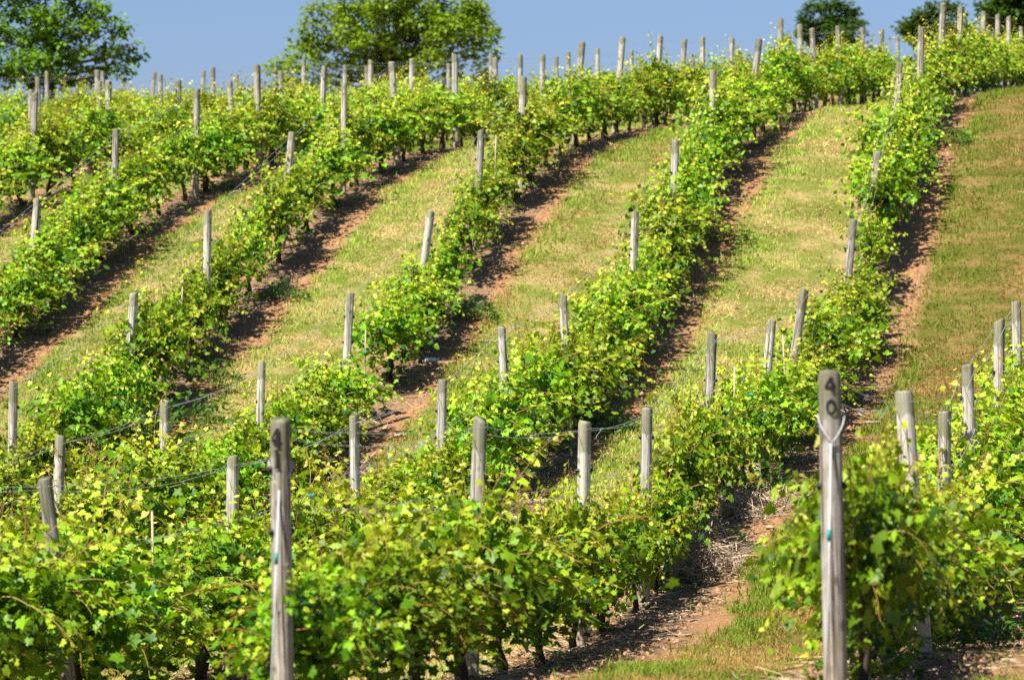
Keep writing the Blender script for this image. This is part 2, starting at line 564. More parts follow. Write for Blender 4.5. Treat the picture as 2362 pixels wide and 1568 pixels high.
# ------------------------------------------------------------------ posts
def post_mesh(seed):
    """Round weathered post, 1 m tall, 1 m across (scaled later): checks in the wood, worn top."""
    r = random.Random(seed)
    n, b = 22, Build()
    prof = [1 + r.uniform(-0.05, 0.05) for _ in range(n)]
    for _ in range(3):
        k = r.randrange(n)
        prof[k] *= 0.86
    zs = [-0.15, 0.0, 0.12, 0.3, 0.5, 0.7, 0.85, 0.95, 0.985, 0.995]
    tilt, ph = r.uniform(0, 0.012), r.uniform(0, 6.28)
    base = 0
    for i, z in enumerate(zs):
        ox, oy = 0.03 * math.sin(z * 3 + ph), 0.03 * math.cos(z * 2.3 + ph)
        for k in range(n):
            a = 2 * math.pi * k / n
            rad = 0.5 * (prof[k] + r.uniform(-0.012, 0.012)) * (1.04 - 0.07 * z) * (0.9 if i == len(zs) - 1 else 1)
            zz = z + (tilt * math.cos(a + ph) + r.uniform(-0.004, 0.004) if i >= len(zs) - 2 else 0)
            b.v.append(Vector((math.cos(a) * rad + ox, math.sin(a) * rad + oy, zz)))
            b.c.append((1, 1, 1))
    for i in range(len(zs) - 1):
        for k in range(n):
            a, c = i * n + k, i * n + (k + 1) % n
            b.f.append((a, c, c + n, a + n))
            b.m.append(0)
    b.f.append(tuple((len(zs) - 1) * n + k for k in range(n)))
    b.m.append(0)
    return b.mesh('post', [M_WOOD], smooth=False)


POST_MESH = [post_mesh(s) for s in range(7)]
bb = Build()
for s in (1,):
    bb.tube([(s * 0.45, 0.0, 0), (s * 0.62, 0.0, 0.004)], [0.16, 0.19], 8)
    bb.tube([(s * 0.62, 0.0, 0.004), (s * 0.72, 0.0, 0.0)], [0.11, 0.10], 8)
CLIP_MESH = bb.mesh('wire_clip', [M_BLACK])


def digits_mesh(strokes, rad, name):
    """Painted strokes wrapped round the post: (x, z) metres from the post's top, x along the skin."""
    b = Build()
    for (x0, z0, x1, z1, w) in strokes:
        L = math.hypot(x1 - x0, z1 - z0)
        dx, dz = (x1 - x0) / L, (z1 - z0) / L
        px, pz = -dz * w / 2, dx * w / 2
        k = max(2, int(L / 0.006))
        for i in range(k):
            for j in range(4):
                q = []
                for (ii, jj) in ((i, j), (i + 1, j), (i + 1, j + 1), (i, j + 1)):
                    s, o = ii / k, jj / 2 - 1
                    X, Z = x0 + dx * L * s + px * o, z0 + dz * L * s + pz * o
                    a = X / rad
                    q.append((math.sin(a) * rad, -math.cos(a) * rad, Z))
                b.poly(q)
    return b.mesh(name, [M_PAINT])


post_objs = {}
rs = random.Random(11)
GREY = {True: 'pale grey', False: 'grey'}
for r, plist in BYROW.items():
    for i, (_, Y, zt, lean, tone, dia) in enumerate(plist):
        x, y = row_xy(r, Y)
        h = zt - ground(x, y)
        hx = x + lean * h                                   # foot of a leaning post
        g = ground(hx, y)
        h = zt - g
        root = empty('trellis_post', (hx, y, g))
        root.rotation_euler = (rs.uniform(-0.02, 0.02), -math.atan(lean), 0)
        col = 'bright grey' if tone >= 1 else 'pale grey' if tone > 0.88 else 'dull grey' if tone > 0.76 else 'dark grey'
        tilt = ' leaning right' if lean < -0.06 else ' leaning left' if lean > 0.045 else ''
        if i == 0 and r in (40, 41):
            lab = 'wooden end post with the painted number %d at its top' % r
        else:
            lab = '%s post%s, %s from the near end, %s' % (col, tilt, ORD[i + 1], row_phrase(r))
        tag(root, lab, 'post', 'wooden trellis posts along the rows')
        o = link('shaft', POST_MESH[(i * 3 + r * 2) % 7], None, root)
        o.scale = (dia, dia, h)
        o.rotation_euler = (0, 0, rs.uniform(0, 6.28))
        k = tone * rs.uniform(0.95, 1.05) * (0.98 if Y < 60 else 0.88)
        o.color = (k, k * rs.uniform(0.975, 1.0), k * rs.uniform(0.93, 1.0), 1)
        for zc in ((0.45,) if i % 3 else (0.3, 0.62)):
            if Y > 72:
                continue
            zc *= rs.uniform(0.9, 1.15)
            tw = rs.uniform(-0.5, 0.5)
            for half in (0, math.pi):
                c = link('wire_clip', CLIP_MESH, None, root)
                c.location = (0, 0, h - zc)
                c.scale = (dia * 0.95,) * 3
                c.rotation_euler = (0, 0, tw + half)
        post_objs[(r, i)] = (root, h, dia)

# painted numbers and anchor cables on the two end posts
for r, strokes_list in ((41, [
        [(-0.046, -0.120, -0.014, -0.062, .014), (-0.048, -0.124, 0.008, -0.120, .018), (-0.010, -0.056, -0.010, -0.155, .023), (-0.026, -0.157, 0.006, -0.157, .012)],
        [(-0.014, -0.178, -0.014, -0.270, .021), (-0.030, -0.186, -0.012, -0.176, .013), (-0.032, -0.274, 0.004, -0.274, .013)]]),
        (40, [
        [(-0.034, -0.090, 0.000, -0.034, .011), (-0.036, -0.092, 0.028, -0.092, .014), (0.006, -0.036, 0.006, -0.116, .014)],
        [(0.024 * math.cos(a) * 1.0, -0.200 + 0.037 * math.sin(a), 0.024 * math.cos(a + .45), -0.200 + 0.037 * math.sin(a + .45), .014) for a in [k * 2 * math.pi / 16 for k in range(16)]]])):
    root, h, dia = post_objs[(r, 0)]
    rad = dia * 0.5 * 1.04 + 0.004
    for d, st in zip(str(r), strokes_list):
        o = link('painted_digit', digits_mesh(st, rad, 'painted_digit'), None, root)
        o.location = (0.0, 0, h)
        o['label'] = 'black painted figure %s' % d
    lean0 = BYROW[r][0][3]
    fork = 0.40
    top = root.location.z + h
    x, y = root.location.x - lean0 * (h - fork), root.location.y
    b = Build()
    pf = (x - 0.006, y - rad - 0.006, top - fork)
    for s in (-1, 1):
        arc = [(x + s * math.cos(q) * (rad + .004), y - math.sin(q) * (rad + .004), top - fork + 0.16 * (1 - q / 1.5708)) for q in [k * 1.5708 / 8 for k in range(8)]]
        b.tube(arc + [pf], [.0045] * 9, 6)
    ax, ay = x - 0.055, y - 0.34
    az = ground(ax, ay)
    b.tube([pf, ((pf[0] + ax) / 2 + .004, (pf[1] + ay) / 2, (pf[2] + az) / 2), (ax, ay, az - 0.03)], [.0055] * 3, 6)
    b.tube([pf, (pf[0], pf[1], pf[2] - 0.05)], [.009, .008], 6)
    o = link('anchor_cable', b.mesh('anchor_cable', [M_WIRE], True))
    tag(o, 'twisted steel anchor cable hanging down the front of post %d' % r, 'cable', 'anchor cables of the end posts')
    b = Build()
    s = 0.26 if r == 41 else 0.34
    c = Vector(pf).lerp(Vector((ax, ay, az)), s)
    d = (Vector((ax, ay, az)) - Vector(pf)).normalized()
    b.tube([c - d * 0.03, c + d * 0.03], [.0105, .0105], 8)
    sl_ = link('cable_sleeve', b.mesh('cable_sleeve', [M_TEAL]), None, o)
    sl_['label'] = 'teal plastic sleeve'

# ------------------------------------------------------------------ wires
for r, plist in BYROW.items():
    tops = []
    for i, p in enumerate(plist):
        root, h, dia = post_objs[(r, i)]
        tops.append((root, h, dia))
    # a further point on the open ends so that wires leave the picture
    levels = [('upper', 0.07, 1, .0018), ('upper', 0.10, -1, .0018), ('middle', 0.52, 1, .0014), ('middle', 0.55, -1, .0014), ('lower', 0.98, 1, .0015)]
    rw = random.Random(r * 7)
    for lev in ('upper', 'middle', 'lower'):
        b = Build()
        for (ln, dz, side, rad) in levels:
            if ln != lev:
                continue
            pts = []
            ends = []
            for (root, h, dia) in tops:
                M = Matrix.Translation(root.location) @ root.rotation_euler.to_matrix().to_4x4()
                q = M @ Vector((0, 0, h - dz * rw.uniform(0.9, 1.1)))
                ends.append(q + ROW_SIDE * (side * (dia * 0.5 + 0.004)))
            if r > 41:                                       # carries on towards the camera, out of the picture
                d0 = (ends[0] - ends[1])
                q = ends[0] + Vector((-SLOPE_X * 5.3, -5.3, 0))
                q.z = ground(q.x, q.y) + POST_H - dz
                ends.insert(0, q)
            if r == 40:
                q = ends[-1] + Vector((SLOPE_X * 5.3, 5.3, 0))
                q.z = ground(q.x, q.y) + POST_H - dz
                ends.append(q)
            for a, c in zip(ends[:-1], ends[1:]):
                sag = rw.uniform(0.01, 0.07) * (a - c).length / 5
                n = 7
                for k in range(n):
                    s = k / n
                    q = a.lerp(c, s)
                    q.z -= sag * 4 * s * (1 - s) + rw.uniform(-.004, .004)
                    pts.append(q)
            pts.append(ends[-1])
            b.tube(pts, [rad] * len(pts), 4, cap=False)
            # dry tendrils still clinging to the wire
            for q0, q1 in zip(pts[:-1], pts[1:]):
                if q0.y < 60 and rw.random() < 0.35 and lev != 'lower':
                    c = q0.lerp(q1, rw.random())
                    tp = [c]
                    for _ in range(6):
                        tp.append(tp[-1] + Vector((rw.uniform(-.02, .02), rw.uniform(-.03, .03), rw.uniform(-.022, .012))))
                    b.tube(tp, [.0022] * 7, 3, cap=False)
        o = link('trellis_wire', b.mesh('trellis_wire', [M_WIRE], True))
        tag(o, '%s galvanised wire strung from post to post, %s' % (lev, row_phrase(r)), 'wire', 'trellis wires along the rows')

# ------------------------------------------------------------------ grapevines
_half = [(0.0, 0.02), (0.17, -0.15), (0.40, -0.12), (0.53, 0.10), (0.37, 0.24), (0.56, 0.55), (0.29, 0.58), (0.0, 1.0)]
OUTL = np.array(_half + [(-x, y) for (x, y) in _half[-2:0:-1]])       # 14 outline points
LEAF2 = np.vstack([[0.0, 0.32], OUTL])
NL = len(OUTL)
LTRI = np.array([[0, 1 + k, 1 + (k + 1) % NL] for k in range(NL)])


def leaves_np(pos, d, nrm, size, col, rng, outline=LEAF2, tri=LTRI):
    """Arrays of lobed leaves: stalk end pos, direction d, blade normal nrm (all (k,3))."""
    k = len(pos)
    d = d / np.linalg.norm(d, axis=1, keepdims=True)
    nrm = nrm - (nrm * d).sum(1, keepdims=True) * d
    nrm = nrm / np.maximum(np.linalg.norm(nrm, axis=1, keepdims=True), 1e-6)
    s = np.cross(d, nrm)
    x = outline[None, :, 0] * rng.uniform(0.85, 1.15, (k, 1)) * (1 + rng.normal(0, 0.07, (k, len(outline))))
    y = outline[None, :, 1] * rng.uniform(0.85, 1.1, (k, 1)) * (1 + rng.normal(0, 0.05, (k, len(outline))))
    fold = rng.uniform(-0.25, 0.45, (k, 1))
    curl = rng.uniform(-0.1, 0.5, (k, 1))
    z = fold * np.abs(x) - curl * y * y * 0.6 - curl * x * x * 0.5 + rng.normal(0, 0.035, x.shape)
    sz = size[:, None, None]
    v = pos[:, None, :] + sz * (x[..., None] * s[:, None, :] + y[..., None] * d[:, None, :] + z[..., None] * nrm[:, None, :])
    no = len(outline)
    lo = (tri[None] + (np.arange(k) * no)[:, None, None]).reshape(-1)
    nf = k * len(tri)
    c = np.repeat(col[:, None, :], no, 1).reshape(-1, 3)
    return v.reshape(-1, 3).astype(np.float32), lo.astype(np.int32), np.arange(nf) * 3, np.full(nf, 3), c.astype(np.float32), np.zeros(nf, np.int32)


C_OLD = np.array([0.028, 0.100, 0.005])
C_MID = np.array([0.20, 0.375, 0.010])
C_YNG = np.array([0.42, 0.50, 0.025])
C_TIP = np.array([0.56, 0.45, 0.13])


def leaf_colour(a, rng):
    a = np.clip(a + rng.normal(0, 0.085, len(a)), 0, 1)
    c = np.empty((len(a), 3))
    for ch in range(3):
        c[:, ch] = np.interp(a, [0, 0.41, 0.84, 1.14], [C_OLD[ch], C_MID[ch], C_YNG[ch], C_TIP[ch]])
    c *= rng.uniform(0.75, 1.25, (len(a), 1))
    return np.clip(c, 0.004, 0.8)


def make_vine(seed, kind='full'):
    """Foliage (leaves on their green shoots) and trunk meshes; Y runs along the row."""
    rng = np.random.default_rng(seed)
    rr = random.Random(seed)
    # trunk with two arms along the wire
    bt = Build()
    hz = rr.uniform(0.62, 0.80) if kind != 'small' else 0.34
    x, y = rr.uniform(-.06, .06), rr.uniform(-.1, .1)
    pts = [Vector((x, y, -0.08))]
    for k in range(1, 8):
        s = k / 7
        pts.append(Vector((x * (1 - s) + rr.uniform(-.03, .03), y * (1 - s) + rr.uniform(-.045, .045), s * hz)))
    kt = 1.0 if kind != 'small' else 0.35
    bt.tube(pts, [kt * q for q in (0.05, 0.042, 0.034, 0.03, 0.032, 0.03, 0.034, 0.03)], 8, wob=0.16, rng=rr)
    if kind != 'small' and rr.random() < 0.5:                                     # a second, thinner trunk
        q = [pts[0] + Vector((.02, .05, 0))]
        sgn = rr.choice((-1, 1))
        for k in range(1, 7):
            s = k / 6
            q.append(Vector((rr.uniform(-.04, .04), y + .05 + sgn * 0.32 * s + rr.uniform(-.04, .04), s * hz)))
        bt.tube(q, [.026, .022, .02, .02, .018, .016, .014], 7, wob=0.18, rng=rr)
    for s in (-1, 1) if kind != 'small' else ():
        q = [pts[-1]]
        for k in range(1, 7):
            q.append(Vector((rr.uniform(-.03, .03), s * 0.16 * k, hz + 0.03 * k ** .5 + rr.uniform(-.03, .03))))
        bt.tube(q, [.026, .022, .02, .018, .017, .015, .012], 6, wob=0.2, rng=rr)
    # shoots
    bs = Build()
    P, D, Nn, S, A = [], [], [], [], []
    ns = {'full': 58, 'thin': 42, 'small': 11, 'lush': 70, 'high': 56}[kind]
    reach = {'full': 1.0, 'thin': 0.95, 'small': 0.5, 'lush': 1.1, 'high': 1.0}[kind]
    for i in range(ns):
        up = rr.random()
        tone0 = rr.gauss(0, .10)
        y0 = (rr.uniform(-0.95, 0.95) if rr.random() < .4 else rr.triangular(-.95, .95, 0)) if kind != 'small' else rr.uniform(-.15, .15)
        o = Vector((rr.uniform(-.08, .08), y0, hz + rr.uniform(-0.12, 0.10)))
        if kind == 'small':
            o.z = rr.uniform(0.1, 0.5)
        side = rr.choice((-1, 1))
        if up < 0.50:
            d = Vector((rr.gauss(0, .28), rr.gauss(0, .38), 1))
            L, g = rr.uniform(.28, .74) * reach, 0.035
        elif up < 0.84:
            d = Vector((side * rr.uniform(.45, 1.0), rr.gauss(0, .6), rr.uniform(.05, .65)))
            L, g = rr.uniform(.5, .85) * reach, 0.11
        elif up < 0.915:
            d = Vector((side * rr.uniform(.2, .6), rr.gauss(0, .7), rr.uniform(-.5, .1)))
            L, g = rr.uniform(.4, .7) * reach, 0.10
        else:                                                 # a long whip
            d = Vector((side * rr.uniform(0, .8), rr.gauss(0, 1.0), rr.uniform(.35, 1)))
            L, g = rr.uniform(.8, 1.15) * reach, 0.05
        d.normalize()
        step = 0.052
        n = max(4, int(L / step))
        p = o.copy()
        pts = [p.copy()]
        for k in range(n):
            a = (k + 1) / n
            d = (d + Vector((rr.gauss(0, .10), rr.gauss(0, .10), rr.gauss(0, .08) - g * a * 1.6))).normalized()
            p = p + d * step
            if p.z < 0.06:
                p.z = 0.06
                d.z = abs(d.z) * .3
            pts.append(p.copy())
            for rep in range(2 if (a < 0.8 and rr.random() < 0.75) else 1):
                out = Vector((rr.gauss(0, 1), rr.gauss(0, 1), rr.gauss(0.0, .5))) + Vector((np.sign(p.x) * 0.5, 0, 0))
                out = (out - d * out.dot(d) * 0.6).normalized()
                pet = rr.uniform(.03, .085) * (1.1 - 0.7 * a)
                lp = p + out * pet
                ld = (out + Vector((0, 0, -0.35)) + d * 0.25)
                ln = Vector((-0.25 + np.sign(p.x) * 0.25, -0.1, 1.0)) * 0.85 + Vector((rr.gauss(0, .55), rr.gauss(0, .55), rr.gauss(0, .35)))
                P.append(lp); D.append(ld); Nn.append(ln)
                age = a * 0.72 + 0.33 * max(0, (p.z - 0.75)) + (0.08 if rep else 0) + tone0
                S.append(max(0.032, 0.098 * (1 - 0.60 * a ** 1.4) * rr.uniform(.7, 1.2) * (0.75 if rep else 1)))
                A.append(age)
        sc = (0.30, 0.22, 0.05) if rr.random() < .6 else (0.34, 0.15, 0.05)
        bs.tube(pts, [.0042 * (1 - .65 * k / n) + .0008 for k in range(n + 1)], 4, col=sc, mat=1, cap=False)
    # suckers and hanging leaves round the foot
    for i in range({'full': 55, 'thin': 20, 'small': 25, 'lush': 170, 'high': 14}[kind]):
        z = rr.uniform(.05, hz)
        sp = 0.09 + (0.22 * z / hz) + (0.12 if kind == 'lush' else 0)
        p = Vector((rr.gauss(0, sp), rr.gauss(0, sp * 1.3), z))
        P.append(p)
        D.append(Vector((rr.gauss(0, 1), rr.gauss(0, 1), -.3)))
        Nn.append(Vector((rr.gauss(0, .5), rr.gauss(0, .5), .8)))
        S.append(rr.uniform(.045, .095))
        A.append(rr.uniform(0, .35))
    # inner canopy fill, mature shaded leaves
    for i in range({'full': 560, 'thin': 330, 'small': 30, 'lush': 760, 'high': 520}[kind]):
        z = rr.gauss(0.70, .19)
        if not 0.10 < z < 1.12:
            continue
        yy = (rr.uniform(-1.0, 1.0) if rr.random() < .45 else rr.triangular(-.95, .95, 0)) if kind != 'small' else rr.uniform(-.2, .2)
        w = 0.24 * math.exp(-((z - .7) / .45) ** 2) * reach
        P.append(Vector((rr.gauss(0, w), yy, z + 0.05 * math.sin(yy * 7 + seed))))
        D.append(Vector((rr.gauss(0, 1), rr.gauss(0, 1), -.5)))
        Nn.append(Vector((rr.gauss(0, .6), rr.gauss(0, .6), .75)))
        S.append(rr.uniform(.05, .105))
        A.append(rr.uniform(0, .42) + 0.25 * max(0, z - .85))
    P, D, Nn, S, A = (np.array(q) for q in (P, D, Nn, S, A))
    if kind == 'high':                                        # trimmed clear of the ground
        keep = (P[:, 2] > 0.37 + 0.12 * np.sin(P[:, 1] * 5 + seed)) | (rng.random(len(P)) < 0.10)
        P, D, Nn, S, A = P[keep], D[keep], Nn[keep], S[keep], A[keep]
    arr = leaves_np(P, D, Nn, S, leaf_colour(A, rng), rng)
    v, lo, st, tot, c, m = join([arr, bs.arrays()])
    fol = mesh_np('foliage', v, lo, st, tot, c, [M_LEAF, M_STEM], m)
    return fol, bt.mesh('trunk', [M_BARK], True)


VARIANTS = [make_vine(100 + s, k) for s, k in enumerate(['full'] * 7 + ['lush'] * 3 + ['thin'] * 4 + ['small'] * 2 + ['high'] * 5)]
V_FULL, V_LUSH, V_THIN, V_SMALL, V_HIGH = list(range(7)), [7, 8, 9], [10, 11, 12, 13], [14, 15], [16, 17, 18, 19, 20]
LOOK = {'full': 'leafy', 'lush': 'dense', 'thin': 'sparse', 'small': 'young', 'high': 'bare footed'}
rv = random.Random(77)
FOLIAGE_Y = {40: (23.3, 50.5), 41: (23.3, 116), 42: (25.2, 113), 43: (33.0, 108), 44: (43, 108), 45: (53, 108), 46: (61, 110), 47: (72, 112), 48: (84, 114), 49: (94, 116)}


def add_vine(r, Y, kind, lab, sc=1.0, side=0.0, wide=1.0, tall=1.0):
    x, y = row_xy(r, Y)
    x += side
    g = ground(x, y)
    a = Vector((x, y, 0)) + ROW_DIR * 0.9
    c = Vector((x, y, 0)) - ROW_DIR * 0.9
    sl_ = math.atan2(ground(a.x, a.y) - ground(c.x, c.y), 1.8)
    vi = rv.choice({'full': V_FULL, 'lush': V_LUSH, 'thin': V_THIN, 'small': V_SMALL, 'high': V_HIGH}[kind])
    root = empty('grapevine', (x, y, g - 0.01))
    flip = rv.random() < .5
    R = Matrix.Rotation(-RA, 4, 'Z') @ Matrix.Rotation(sl_, 4, 'X')
    if flip:
        R = R @ Matrix.Rotation(math.pi, 4, 'Z')
    root.rotation_euler = R.to_euler()
    k = sc * rv.uniform(0.86, 1.13)
    root.scale = (wide * k * rv.uniform(.85, 1.15), k if kind == 'small' else rv.uniform(.92, 1.08), tall * k * rv.uniform(.94, 1.08))
    tag(root, lab, 'grapevine', 'grapevines planted along the rows')
    fol, trk = VARIANTS[vi]
    link('foliage', fol, None, root)
    link('trunk', trk, None, root)
    return root


for r, (ya, yb) in FOLIAGE_Y.items():
    ys = [p[1] for p in BYROW[r]]
    rp = row_phrase(r)
    stops = [(ya, 0)] if ya < ys[0] - 1 else []
    slots = []
    # before the first post that shows
    Y = ys[0] - 0.9
    before = []
    while Y > ya:
        before.append(Y)
        Y -= 1.75
    for k, Y in enumerate(before):
        slots.append((Y, '%s before the first visible post' % ORD[k + 1]))
    for i in range(len(ys)):
        y0 = ys[i]
        y1 = ys[i + 1] if i + 1 < len(ys) else min(yb, ys[i] + 5.2)
        n = max(1, round((y1 - y0) / 1.78))
        for k in range(n):
            Y = y0 + (k + 0.5) * (y1 - y0) / n
            if Y > yb:
                continue
            slots.append((Y, '%s past the %s post' % (ORD[k + 1], ORD[i + 1])))
    for Y, where in slots:
        u = rv.random()
        kind = 'full' if u < .50 else 'lush' if u < .68 else 'thin'
        if r == 41 and Y < 33:
            kind = 'lush' if Y < 27 else 'full'
        if r == 42 and Y < 36:
            kind = 'lush'
        if r == 40 and Y < 36:
            kind = 'lush'
        if Y > 60 and rv.random() < .40 and kind != 'thin':
            kind = 'high'
        wide = tall = 1.0
        side = 0.0
        if Y < 56 and kind == 'thin':
            kind = 'full'
        if r == 43 and Y < 55 or r == 42 and Y < 52 or r == 44 and Y < 60:
            kind, tall = ('lush' if rv.random() < .5 else 'full'), 1.10
        if r == 41 and 33 < Y < 47:
            kind, wide = 'full', 0.72
        if r in (40, 41) and Y < 26:
            wide = 0.74 if r == 40 else 0.85
            side = 0.12 if r == 40 else 0.02
            Y += 0.15
        if r == 43 and 57.7 < Y < 62:
            kind = 'full'
        if r == 43 and 54.9 < Y < 57.7:
            kind = 'small'
        far = 1.04 if Y > 66 else 1.0
        add_vine(r, Y + rv.uniform(-.12, .12), kind, '%s grapevine %s, %s' % (LOOK[kind], where, rp), far, side, wide, tall)

# ------------------------------------------------------------------ grass of the aisles, prunings under the vines
rg = np.random.default_rng(21)


def sample_visible(n, y0, y1, power=1.0):
    """Points of the ground inside the widened field of view, thinner with distance."""
    t = rg.random(n)
    Y = y0 * (y1 / y0) ** t if power == 1.0 else y0 + (y1 - y0) * t ** power
    X = rg.uniform(-0.14, 0.14, n) * Y
    return X, Y


def module_u(X, Y):
    """Distance in metres from the nearest vine line, to its right."""
    q = X - SLOPE_X * Y + 5.17 + ROW_GAP * 40.5
    return np.mod(q, ROW_GAP) - ROW_GAP / 2, np.floor(q / ROW_GAP).astype(int)


_lat = rg.random((256, 256))


def vnoise(X, Y):
    """Smooth value noise on a wrapped lattice."""
    xi, yi = np.floor(X).astype(int), np.floor(Y).astype(int)
    fx, fy = X - xi, Y - yi
    fx, fy = fx * fx * (3 - 2 * fx), fy * fy * (3 - 2 * fy)
    a, b = _lat[xi % 256, yi % 256], _lat[(xi + 1) % 256, yi % 256]
    c, d = _lat[xi % 256, (yi + 1) % 256], _lat[(xi + 1) % 256, (yi + 1) % 256]
    return (a * (1 - fx) + b * fx) * (1 - fy) + (c * (1 - fx) + d * fx) * fy


def patch(X, Y, scale):
    """Fractal patches, about -1..1."""
    s = np.zeros_like(X)
    amp, tot = 1.0, 0
    for k in range(3):
        f = scale * 2 ** k
        s += amp * (vnoise((X * .94 + Y * .34) * f + 17 * k, (Y * .94 - X * .34) * f * 0.6 + 5 * k) - 0.5)
        tot += amp
        amp *= 0.6
    return s * 3.2 / tot


X, Y = sample_visible(1600000, 22.0, 124.0)
u, cell = module_u(X, Y)
aisle = 81 - cell + (u < 0)                                            # the row on the aisle's left
edge = 0.72 + 0.20 * patch(X, Y, 0.8) + 0.10 * patch(X + 5, Y, 4.0) + rg.normal(0, 0.06, len(X)) + 0.30 * np.clip((49 - Y) / 13, 0, 1)
inside = ((u > edge) | (u < -0.72 + 0.12 * patch(X, Y, 1.0)))
stray = rg.random(len(X)) < 0.03 * (patch(X + 3, Y + 8, 2.2) > 0.25) + 0.008
keep = inside | stray
X, Y, u, cell, edge, aisle = (q[keep] for q in (X, Y, u, cell, edge, aisle))
n = len(X)
Z = ground_np(X, Y)
big, midp, small = patch(X, Y, 0.55), patch(X + 40, Y, 1.9), patch(X, Y + 9, 9.0)
lush = np.exp(-(np.maximum(u - edge - 0.12, 0) / 0.22) ** 2) * (u > 0) * np.clip(0.75 + 0.6 * patch(X, Y + 77, 0.9), 0.1, 1.2)
#            dry share, straw colour, green colour of each aisle
AISLE = {41: (.47, (.42, .28, .085), (.155, .225, .016)), 42: (.54, (.66, .53, .20), (.33, .44, .06)), 43: (.38, (.50, .37, .115), (.20, .30, .022)),
         44: (.50, (.66, .55, .20), (.30, .42, .05)), 45: (.44, (.50, .39, .13), (.19, .30, .025)), 40: (.5, (.42, .31, .10), (.17, .24, .02))}
tab = [AISLE.get(k, AISLE[45]) for k in range(36, 56)]
ai = np.clip(aisle - 36, 0, 19)
dry0 = np.array([q[0] for q in tab])[ai]
dcol = np.array([q[1] for q in tab])[ai]
gcol = np.array([q[2] for q in tab])[ai]
isdry = rg.random(n) < np.clip(dry0 + 0.55 * big + 0.62 * midp + 0.22 * np.exp(-((np.mod(u, ROW_GAP) - 1.75) / .4) ** 2) - 0.08 - 0.85 * lush + 0.55 * np.clip((42 - Y) / 10, 0, 1), 0.03, 0.96)
clump = np.clip(1 + 0.55 * small, 0.3, 1.7)
size = np.where(isdry, 0.75, 0.85) * (1 + 0.8 * lush) * (1 + (Y - 25) / 320) * (0.7 + 0.3 * clump)
H = size * rg.uniform(0.022, 0.075, n)
Wd = rg.uniform(0.0032, 0.0068, n) * (1 + np.maximum(Y - 30, 0) / 85)
ang = rg.uniform(0, 2 * np.pi, n)
ln = rg.uniform(0.2, 1.2, n) * np.where(isdry, 2.2, 0.95)
la = ang + np.pi / 2 + rg.normal(0, .45, n)
B0 = np.stack([X + np.cos(ang) * Wd, Y + np.sin(ang) * Wd, Z - .004], 1)
B1 = np.stack([X - np.cos(ang) * Wd, Y - np.sin(ang) * Wd, Z - .004], 1)
TP = np.stack([X + np.cos(la) * H * ln, Y + np.sin(la) * H * ln, Z + H / np.sqrt(1 + 0.5 * ln ** 2)], 1)
gcol = gcol * rg.uniform(.65, 1.35, (n, 1)) * rg.uniform(.9, 1.1, (n, 3)) * (1 + 0.12 * lush[:, None])
dcol = dcol * rg.uniform(.6, 1.2, (n, 1))
bro = (rg.random(n) < np.clip(0.28 + 0.60 * patch(X + 9, Y, 2.0), 0, .9))[:, None]
dcol = np.where(bro, dcol * np.array([0.66, 0.52, 0.55]), dcol)
col = np.where(isdry[:, None], dcol, gcol)
V = np.stack([B0, B1, TP], 1).reshape(-1, 3)
me = mesh_np('grass', V, np.arange(3 * n), np.arange(n) * 3, np.full(n, 3), np.repeat(col, 3, 0), [M_BLADE])
tag(link('grass', me), 'mown grass of the aisles, green beside the soil and straw yellow in the middle', 'grass', kind='stuff')

# prunings, straw and bark bits on the soil strips
X, Y = sample_visible(300000, 22.0, 112.0)
u, cell = module_u(X, Y)
du = u - 0.05 - 0.1 * patch(X, Y, 1.2)
keep = rg.random(len(X)) < np.exp(-(du / 0.47) ** 2) * np.clip(0.62 + 0.6 * patch(X, Y, 1.6), .10, 1)
X, Y = X[keep], Y[keep]
n = len(X)
Z = ground_np(X, Y) + rg.uniform(0.006, 0.05, n)
L = rg.gamma(2.0, 0.06, n).clip(.03, .5)
Wd = rg.uniform(.0018, .0042, n) * (1 + np.maximum(Y - 30, 0) / 60)
a = rg.uniform(0, 2 * np.pi, n)
el = rg.normal(0, 0.22, n)
D = np.stack([np.cos(a) * np.cos(el), np.sin(a) * np.cos(el), np.sin(el)], 1)
slope = (ground_np(X, Y + .5) - ground_np(X, Y - .5))
D[:, 2] += D[:, 1] * slope
side = np.stack([-np.sin(a), np.cos(a), np.zeros(n)], 1)
mid = np.stack([X, Y, Z], 1)
upv = np.array([0, 0, 1.0])
bend = rg.normal(0, 0.12, n)[:, None] * L[:, None] * side
quad = []
p0, p1, p2 = mid - D * L[:, None] / 2, mid + bend, mid + D * L[:, None] / 2
w0 = (side * .8 + upv * .6) * Wd[:, None]
Vv = np.stack([p0 - w0, p0 + w0, p1 + w0, p1 - w0, p2 + w0 * .6, p2 - w0 * .6], 1).reshape(-1, 3)
base = (np.arange(n) * 6)[:, None]
lo = np.concatenate([base + np.array([[0, 1, 2, 3]]), base + np.array([[3, 2, 4, 5]])], 1).reshape(-1)
tone = rg.random(n)
c = np.where((tone < .45)[:, None], np.array([.36, .265, .17]), np.where((tone < .78)[:, None], np.array([.20, .145, .10]), np.array([.56, .43, .24])))
c = c * rg.uniform(.6, 1.25, (n, 1))
me = mesh_np('prunings', Vv, lo, np.arange(2 * n) * 4, np.full(2 * n, 4), np.repeat(c, 6, 0), [M_TWIG])
tag(link('prunings', me), 'dry grey brown vine prunings and straw littering the soil under the rows', 'prunings', kind='stuff')

